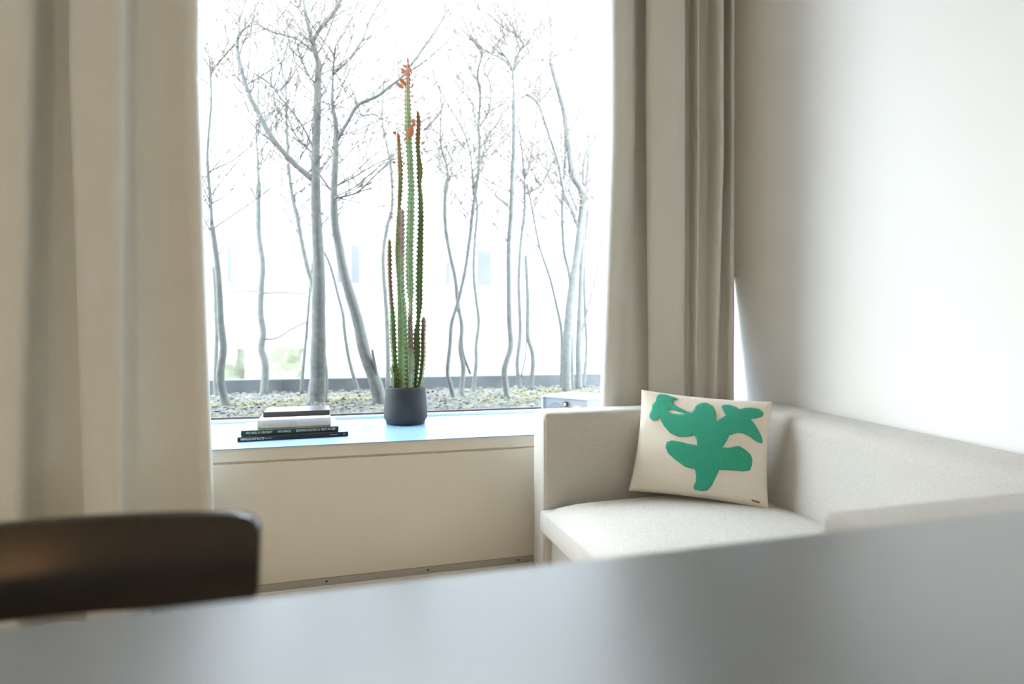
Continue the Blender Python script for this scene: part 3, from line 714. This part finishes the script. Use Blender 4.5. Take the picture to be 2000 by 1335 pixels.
# ------------------------------------------------------------------ outside
ZSOIL = 0.50; YP0 = 3.25; YCURB = 5.45
struct('planter_bed', (-6, YP0 - 0.12, -0.3), (9, YCURB, ZSOIL), M['earth'], 'bed of earth and leaf litter outside the window', 'planting bed')
curb = box('planter_wall', (-6, YCURB, -0.3), (9, YCURB + 0.12, ZSOIL + 0.125), M['concrete'], None, 0.008); tag(curb, 'low dark concrete edge at the back of the planting bed', 'planter edge', kind='structure')
struct('ground', (-30, YCURB + 0.12, -0.45), (40, 40, -0.3), M['paving'], 'bright pale paving of the courtyard beyond the planter', 'ground')
rng = random.Random(11)
def litter(name, mkey, n, label, moss=False):
    verts, faces = [], []
    for i in range(n):
        x = rng.uniform(-1.8, 3.4); y = rng.uniform(YP0, YCURB - 0.03)
        if moss and noise.noise(Vector((x * 1.1, y * 1.4, 7.7))) < 0.12: continue
        s = rng.uniform(0.008, 0.028); a_ = rng.uniform(0, 6.28); tl = rng.uniform(-0.5, 0.5); c = Vector((x, y, ZSOIL + rng.uniform(0.002, 0.02)))
        dx = Vector((math.cos(a_), math.sin(a_), tl)) * s; dy = Vector((-math.sin(a_), math.cos(a_), rng.uniform(-0.4, 0.4))) * s * rng.uniform(0.3, 0.7)
        b_ = len(verts); verts += [c - dx, c + dy, c + dx, c - dy, c + Vector((0, 0, s * 0.3))]
        faces += [(b_, b_ + 1, b_ + 4), (b_ + 1, b_ + 2, b_ + 4), (b_ + 2, b_ + 3, b_ + 4), (b_ + 3, b_, b_ + 4)]
    o = mesh_obj(name, verts, faces, M[mkey]); return tag(o, label, 'leaf litter' if not moss else 'moss', kind='stuff')
litter('leaf_litter', 'chip_grey', 9000, 'grey leaf litter and wood chips covering the planting bed')
litter('moss', 'chip_moss', 14000, 'patches of yellow green moss on the planting bed', True)

trng = random.Random(23)
TREES = 0
def tree(label, ybase, paths, twigs=30, twig_top=480, spread=1.0, depth=None, twig_len=1.0):
    """paths: list of (list of px points, w0, w1); the first is the trunk from its foot up. ybase: pixel row where it meets the bed"""
    global TREES; TREES += 1
    x0 = paths[0][0][0][0]
    foot = onZ(x0, ybase, ZSOIL)
    Yd = depth if depth else min(max(foot.y, 3.55), YCURB - 0.12)
    foot = onY(x0, ybase, Yd); foot.z = ZSOIL
    root = empty('bare_tree', tuple(foot)); tag(root, label, 'tree', 'bare young trees outside the window')
    allp = []
    rr = random.Random(100 + TREES)
    for pi, (pts, w0, w1) in enumerate(paths):
        drift = 0 if pi == 0 else rr.uniform(-0.25, 0.25); n0 = len(pts)
        W = []
        for i, (x, y) in enumerate(pts): W.append(onY(x, y, Yd + (drift * i / max(1, n0 - 1))))
        if pi == 0: W[0] = Vector((W[0].x, W[0].y, min(W[0].z, ZSOIL - 0.03)))
        if pi == 0 and W[1].z < W[0].z: W.pop(1)
        C = catmull(W, 5); n = len(C)
        fw = Yd / CS
        R = []
        for i in range(n):
            t = i / (n - 1); q = (w0 + (w1 - w0) * t) * 0.5 * fw / F
            R.append(q * (1 + 0.10 * noise.noise(Vector((C[i].z * 9, pi, TREES)))))
        if pi == 0: R[0] *= 1.25; R[1] *= 1.08
        v, f = tube_data(C, R, 8 if w0 > 4 else 5)
        mesh_obj('trunk' if pi == 0 else 'branch', v, f, M['bark'] if w0 > 3.5 else M['twig'], root, True)
        allp.append((C, R))
    tv, tf = [], []; lv, lf = [], []
    cand = []
    ztop = H + (Y0 - twig_top) / F * Yd
    for C, R in allp:
        for i in range(1, len(C)):
            if C[i].z > ztop: cand.append((C[i], (C[i] - C[i - 1]).normalized(), R[i], C[i - 1]))
    def grow(p, d, length, r, lev):
        pts = [p]; q = p.copy(); dd = d.copy(); seg = 5
        for s_ in range(seg):
            dd = (dd + Vector((rr.uniform(-.28, .28), rr.uniform(-.18, .18), rr.uniform(-.12, .28)))).normalized()
            q = q + dd * (length / seg); pts.append(q.copy())
        rad = [r * (1 - 0.75 * k / seg) for k in range(seg + 1)]
        tube_data(pts, rad, 3, tv, tf, False)
        if lev > 0:
            for k in range(rr.randint(2, 3)):
                j = rr.randint(1, seg - 1)
                nd = (dd + Vector((rr.uniform(-1, 1), rr.uniform(-.5, .5), rr.uniform(-.4, .9)))).normalized()
                grow(pts[j], nd, length * rr.uniform(0.35, 0.65), r * 0.72, lev - 1)
        if rr.random() < 0.42:
            c = pts[-1]; s_ = rr.uniform(0.006, 0.014); b_ = len(lv); ax = Vector((rr.uniform(-1, 1), rr.uniform(-1, 1), rr.uniform(-1, 1))).normalized(); o2 = ax.orthogonal().normalized()
            lv.extend([c, c + (ax + o2 * .6) * s_, c + ax * s_ * 2.1, c + (ax - o2 * .6) * s_]); lf.append((b_, b_ + 1, b_ + 2, b_ + 3))
    if cand:
        for k in range(int(min(twigs * 2.2, len(cand) * 1.0 + 4))):
            p, t, r0, p0 = rr.choice(cand); p = p.lerp(p0, rr.random())
            sdv = rr.choice((-1, 1)); d = (t * rr.uniform(0.3, 1.0) + Vector((sdv * rr.uniform(0.4, 1.1) * spread, rr.uniform(-.4, .4), rr.uniform(-.1, .6)))).normalized()
            grow(p, d, rr.uniform(0.25, 1.0) * twig_len, max(0.0026, min(r0 * 0.6, rr.uniform(0.003, 0.005))), 2 if rr.random() < 0.6 else 1)
        o = mesh_obj('twigs', tv, tf, M['twig'], root); o['kind'] = 'stuff'
        if lf:
            o = mesh_obj('dry_leaves', lv, lf, M['dryleaf'], root); o['kind'] = 'stuff'

tree('thick grey bare tree with a long curved left limb, above the book stack', 789,
     [([(617, 789), (621, 740), (621, 697), (622, 650), (622, 598), (623, 550), (622, 499), (619, 450), (617, 400), (616, 346), (617, 280), (620, 198), (621, 148), (623, 125), (612, 89), (604, 56), (594, 10), (590, -30)], 30, 4),
      ([(610, 350), (600, 342), (565, 310), (528, 264), (505, 221), (485, 181), (472, 138), (464, 99), (465, 72), (477, 53), (479, 34)], 11, 4),
      ([(612, 92), (614, 75), (627, 53), (654, 20), (667, -3), (680, -40)], 7, 5), ([(464, 90), (459, 86), (436, 112), (411, 142)], 3.5, 2.5), ([(465, 75), (466, 30), (466, 0), (464, -40)], 4, 3),
      ([(613, 292), (591, 247), (565, 211), (545, 188), (535, 171), (508, 148)], 4, 2.2), ([(611, 297), (601, 290), (578, 264), (565, 237), (555, 211)], 3.5, 2),
      ([(618, 165), (605, 150), (590, 120), (582, 95), (583, 84)], 3, 2), ([(617, 104), (600, 92), (580, 76), (545, 66), (510, 52), (492, 36)], 3, 2)], 60)
tree('leaning forked tree just left of the cactus', 789,
     [([(745, 789), (733, 746), (713, 690), (700, 631), (687, 585), (673, 538), (662, 482), (654, 433), (652, 379), (655, 313), (657, 264), (654, 231), (649, 198), (650, 148)], 25, 4),
      ([(658, 275), (665, 262), (683, 231), (700, 204), (736, 188), (762, 168), (782, 152), (806, 122), (846, 66), (866, 33), (872, 5)], 7, 3),
      ([(650, 146), (687, 109), (710, 73), (716, 53), (736, 13), (750, -10)], 4.5, 3), ([(655, 384), (657, 386), (696, 376), (726, 349), (769, 307)], 4, 2.5), ([(655, 364), (696, 343), (729, 323), (769, 305)], 3, 2),
      ([(652, 378), (644, 369), (632, 352), (624, 342)], 3.5, 3), ([(737, 765), (733, 720), (727, 682)], 10, 4), ([(655, 90), (668, 70), (685, 40), (700, 0)], 3, 2.5), ([(700, 204), (706, 226), (730, 224), (760, 240)], 2.5, 1.5), ([(650, 148), (652, 120), (655, 90)], 3.5, 3)], 50)
tree('slim crooked tree second from the left curtain', 766,
     [([(515, 766), (518, 713), (510, 680), (514, 647), (509, 614), (510, 565), (513, 515), (505, 459), (504, 400), (505, 358)], 13, 8), ([(505, 360), (503, 313), (500, 250), (504, 200), (505, 132), (499, 72), (502, 20)], 4, 2.5),
      ([(514, 662), (540, 660), (565, 645), (590, 632), (600, 628)], 3, 2), ([(512, 570), (470, 568), (458, 574)], 3, 2), ([(513, 572), (560, 571), (600, 573)], 3, 2)], 34)
tree('crooked trunk rising right at the edge of the left curtain', 795,
     [([(445, 795), (430, 740), (436, 680), (431, 630), (430, 598), (426, 532), (420, 482), (414, 440)], 14, 8), ([(423, 500), (432, 490), (437, 478), (430, 470)], 3, 2), ([(414, 440), (410, 380), (405, 300), (412, 200), (410, 120)], 6, 3)], 30)
tree('thin pale stem beside the crooked trunk near the left curtain', 762, [([(422, 762), (421, 730), (423, 650), (421, 600), (420, 565), (416, 520)], 8, 5)], 6)
tree('slim trunk crossing behind the thick tree above the books', 770,
     [([(626, 770), (620, 640), (611, 558), (601, 525), (588, 466), (580, 420), (572, 390), (565, 340), (563, 320), (560, 240), (557, 160), (540, 100), (530, 60)], 10, 3)], 30)
tree('wavering thin stem left of the thick tree foot', 760, [([(588, 760), (594, 697), (599, 647), (604, 581), (610, 520), (614, 480), (616, 430)], 6, 3.5)], 10)
tree('short stem pressed against the right of the thick tree foot', 786, [([(634, 786), (636, 730), (631, 680), (628, 640)], 10, 6)], 4)
tree('thin stem slanting between the thick tree and the leaning tree', 758, [([(702, 758), (683, 707), (673, 647), (670, 614), (660, 575), (647, 525), (634, 492)], 7, 4.5)], 10)
tree('pale thin trunk directly behind the left side of the cactus', 756, [([(759, 756), (756, 631), (749, 532), (749, 489), (756, 443), (766, 400), (764, 330), (757, 290), (746, 231), (750, 160)], 9, 3)], 34)
tree('curving tree whose stem crosses its neighbour right of the cactus', 779,
     [([(889, 779), (879, 749), (874, 723), (879, 674), (882, 631), (894, 591), (909, 525), (919, 453), (924, 405), (933, 346), (937, 287), (935, 244), (938, 185), (933, 142), (942, 99), (925, 82), (909, 63)], 9, 3),
      ([(937, 292), (955, 262), (971, 241), (994, 208)], 3.5, 2), ([(937, 246), (955, 214), (958, 165), (945, 132), (971, 89), (981, 36), (994, 30)], 3.2, 2), ([(924, 380), (922, 340), (918, 297), (902, 250), (869, 194)], 3.5, 2.5), ([(869, 194), (856, 224), (829, 254)], 3, 4.5), ([(869, 194), (848, 150), (840, 90)], 2.5, 1.8)], 56)
tree('bowed tree crossing the curving stem right of the cactus', 772,
     [([(899, 772), (905, 720), (899, 680), (902, 637), (894, 591), (889, 542), (876, 482), (869, 426), (871, 363), (879, 343)], 10, 6), ([(919, 730), (905, 690), (902, 660)], 5.5, 4.5), ([(877, 350), (872, 320), (860, 280), (862, 200), (850, 130)], 3, 2)], 30)
tree('slender upright tree just right of the crossing pair', 764, [([(924, 764), (930, 707), (930, 674), (935, 627), (930, 585), (925, 532), (927, 476), (932, 416), (930, 389), (922, 330)], 8, 4)], 16)
tree('tall bluish trunk standing alone in the right half of the window', 780,
     [([(993, 780), (985, 730), (990, 703), (998, 674), (995, 624), (994, 548), (994, 482), (999, 410), (1001, 346), (1004, 280), (1004, 185)], 13, 8), ([(1004, 188), (1001, 138), (990, 115), (978, 99), (972, 88)], 4.5, 3), ([(1002, 140), (1012, 105), (1022, 86), (1010, 68), (1001, 50)], 4.5, 2.5), ([(1001, 140), (985, 118), (960, 105), (945, 98)], 3, 2)], 50)
tree('slim straight tree next to the tall bluish trunk', 762,
     [([(1018, 762), (1010, 713), (1016, 647), (1013, 548), (1018, 466), (1024, 415), (1024, 353), (1020, 300), (1012, 240)], 9, 3), ([(1024, 380), (1054, 363), (1080, 316), (1103, 283)], 3.5, 2.5), ([(1024, 350), (1035, 320), (1042, 270), (1050, 200), (1052, 120)], 3, 2)], 40)
tree('cut off stem ending at mid height near the slim straight tree', 762, [([(1037, 762), (1041, 697), (1031, 654), (1031, 585), (1027, 499)], 10, 7), ([(1018, 735), (1027, 690), (1028, 650)], 3.5, 3)], 8)
tree('big multi limbed tree beside the right curtain with trunk bending left at the top', 768,
     [([(1107, 768), (1107, 680), (1113, 598), (1120, 548), (1127, 499), (1136, 426), (1139, 385), (1133, 366), (1119, 340), (1110, 280), (1105, 231), (1090, 171), (1077, 125), (1078, 73), (1073, 10), (1066, -20)], 20, 7),
      ([(1078, 111), (1116, 96), (1126, 73), (1128, 55)], 3.5, 2.5), ([(1077, 113), (1060, 119), (1044, 117)], 3.5, 2.5), ([(1140, 385), (1141, 313), (1159, 274), (1179, 244)], 6, 4.5), ([(1128, 440), (1117, 410), (1103, 379), (1090, 316), (1073, 264), (1054, 208), (1044, 194), (1028, 184)], 8, 4.5), ([(1054, 203), (1055, 160), (1055, 122)], 3, 2.2), ([(1051, 200), (1070, 180), (1085, 155)], 2.5, 1.8), ([(1089, 45), (1105, 40), (1120, 20), (1130, 0)], 3, 2), ([(1110, 260), (1125, 235), (1135, 200), (1160, 180), (1182, 160)], 3, 2), ([(1118, 340), (1112, 370), (1126, 405)], 4, 4)], 60)
tree('straight trunk standing close behind the big multi limbed tree', 762, [([(1131, 762), (1130, 680), (1133, 598), (1136, 515), (1141, 420), (1142, 380), (1148, 330), (1150, 260)], 14, 4)], 24)
tree('thin stem bending left in front of the right curtain trees', 760, [([(1097, 760), (1098, 680), (1096, 640), (1088, 600), (1074, 542), (1054, 482), (1041, 416), (1030, 360)], 9, 3)], 16)
tree('upright stem left of the big multi limbed tree', 764, [([(1118, 764), (1116, 640), (1113, 542), (1102, 492), (1098, 420), (1100, 363), (1105, 297), (1100, 220)], 9, 4)], 24)
tree('wavy stem at the very edge of the right curtain', 752, [([(1139, 752), (1146, 680), (1143, 614), (1141, 532), (1143, 470), (1150, 400)], 8, 5), ([(1134, 656), (1146, 611), (1159, 558), (1169, 515), (1176, 470)], 4.5, 3)], 16)

# courtyard building with its windows, louvre, railing, bollard and hedges
YF = 16.0
bld = empty('apartment_building', (3.0, YF, -0.3)); tag(bld, 'pale rendered building far behind the bare trees', 'building')
box('wall', (-16, YF, -0.3), (26, YF + 4, 12), M['facade'], bld)
def far_rect(px0, py0, px1, py1, nm='window'):
    a = onY(px0, py1, YF); b_ = onY(px1, py0, YF)
    o = box(nm, (a.x, YF - 0.05, a.z), (b_.x, YF + 0.02, b_.z), M['far_frame'], bld)
    return o, a, b_
for (x0, y0, x1, y1) in ((440, 478, 457, 556), (655, 476, 678, 556), (682, 476, 706, 556), (928, 486, 962, 560), (866, 508, 882, 560), (1195, 480, 1230, 556), (1290, 480, 1325, 556)):
    o, a, b_ = far_rect(x0, y0, x1, y1)
    box('glass_pane', (a.x + 0.05, YF - 0.062, a.z + 0.05), (b_.x - 0.05, YF - 0.045, b_.z - 0.05), M['far_glass'], o)
o, a, b_ = far_rect(1048, 388, 1088, 424, 'louvre')
for k in range(7):
    z = a.z + (b_.z - a.z) * (k + 0.3) / 7; box('slat', (a.x + 0.03, YF - 0.09, z), (b_.x - 0.03, YF - 0.05, z + 0.03), M['metal_grey'], o)
pst = at_fwd(857, 660, 11.0)
v, f = tube_data([(pst.x, pst.y, -0.3), (pst.x, pst.y, 1.85)], [0.055, 0.055], 12)
o = mesh_obj('bollard', v, f, M['metal_grey'], None, True); tag(o, 'pale grey post standing in the courtyard right of the cactus', 'post')
def hedge(px0, px1, py, h, Y, label):
    a = onY(px0, py, Y); b_ = onY(px1, py, Y); bm = box_bm((a.x, Y - 0.4, -0.3), (b_.x, Y + 0.4, a.z), 0.0, 2, cuts=9)
    for q in bm.verts:
        q.co += Vector((noise.noise(q.co * 3), noise.noise(q.co * 3 + Vector((5, 0, 0))), noise.noise(q.co * 3 + Vector((0, 9, 0))))) * 0.15
    o = bm_obj('hedge', bm, M['hedge'], None); tag(o, label, 'hedge', 'low clipped hedges in the courtyard')
hedge(440, 470, 676, 0.5, 13.0, 'low green hedge far behind the crooked trunk by the left curtain')
hedge(530, 585, 672, 0.5, 13.0, 'wider low green hedge far behind the slim crooked tree')
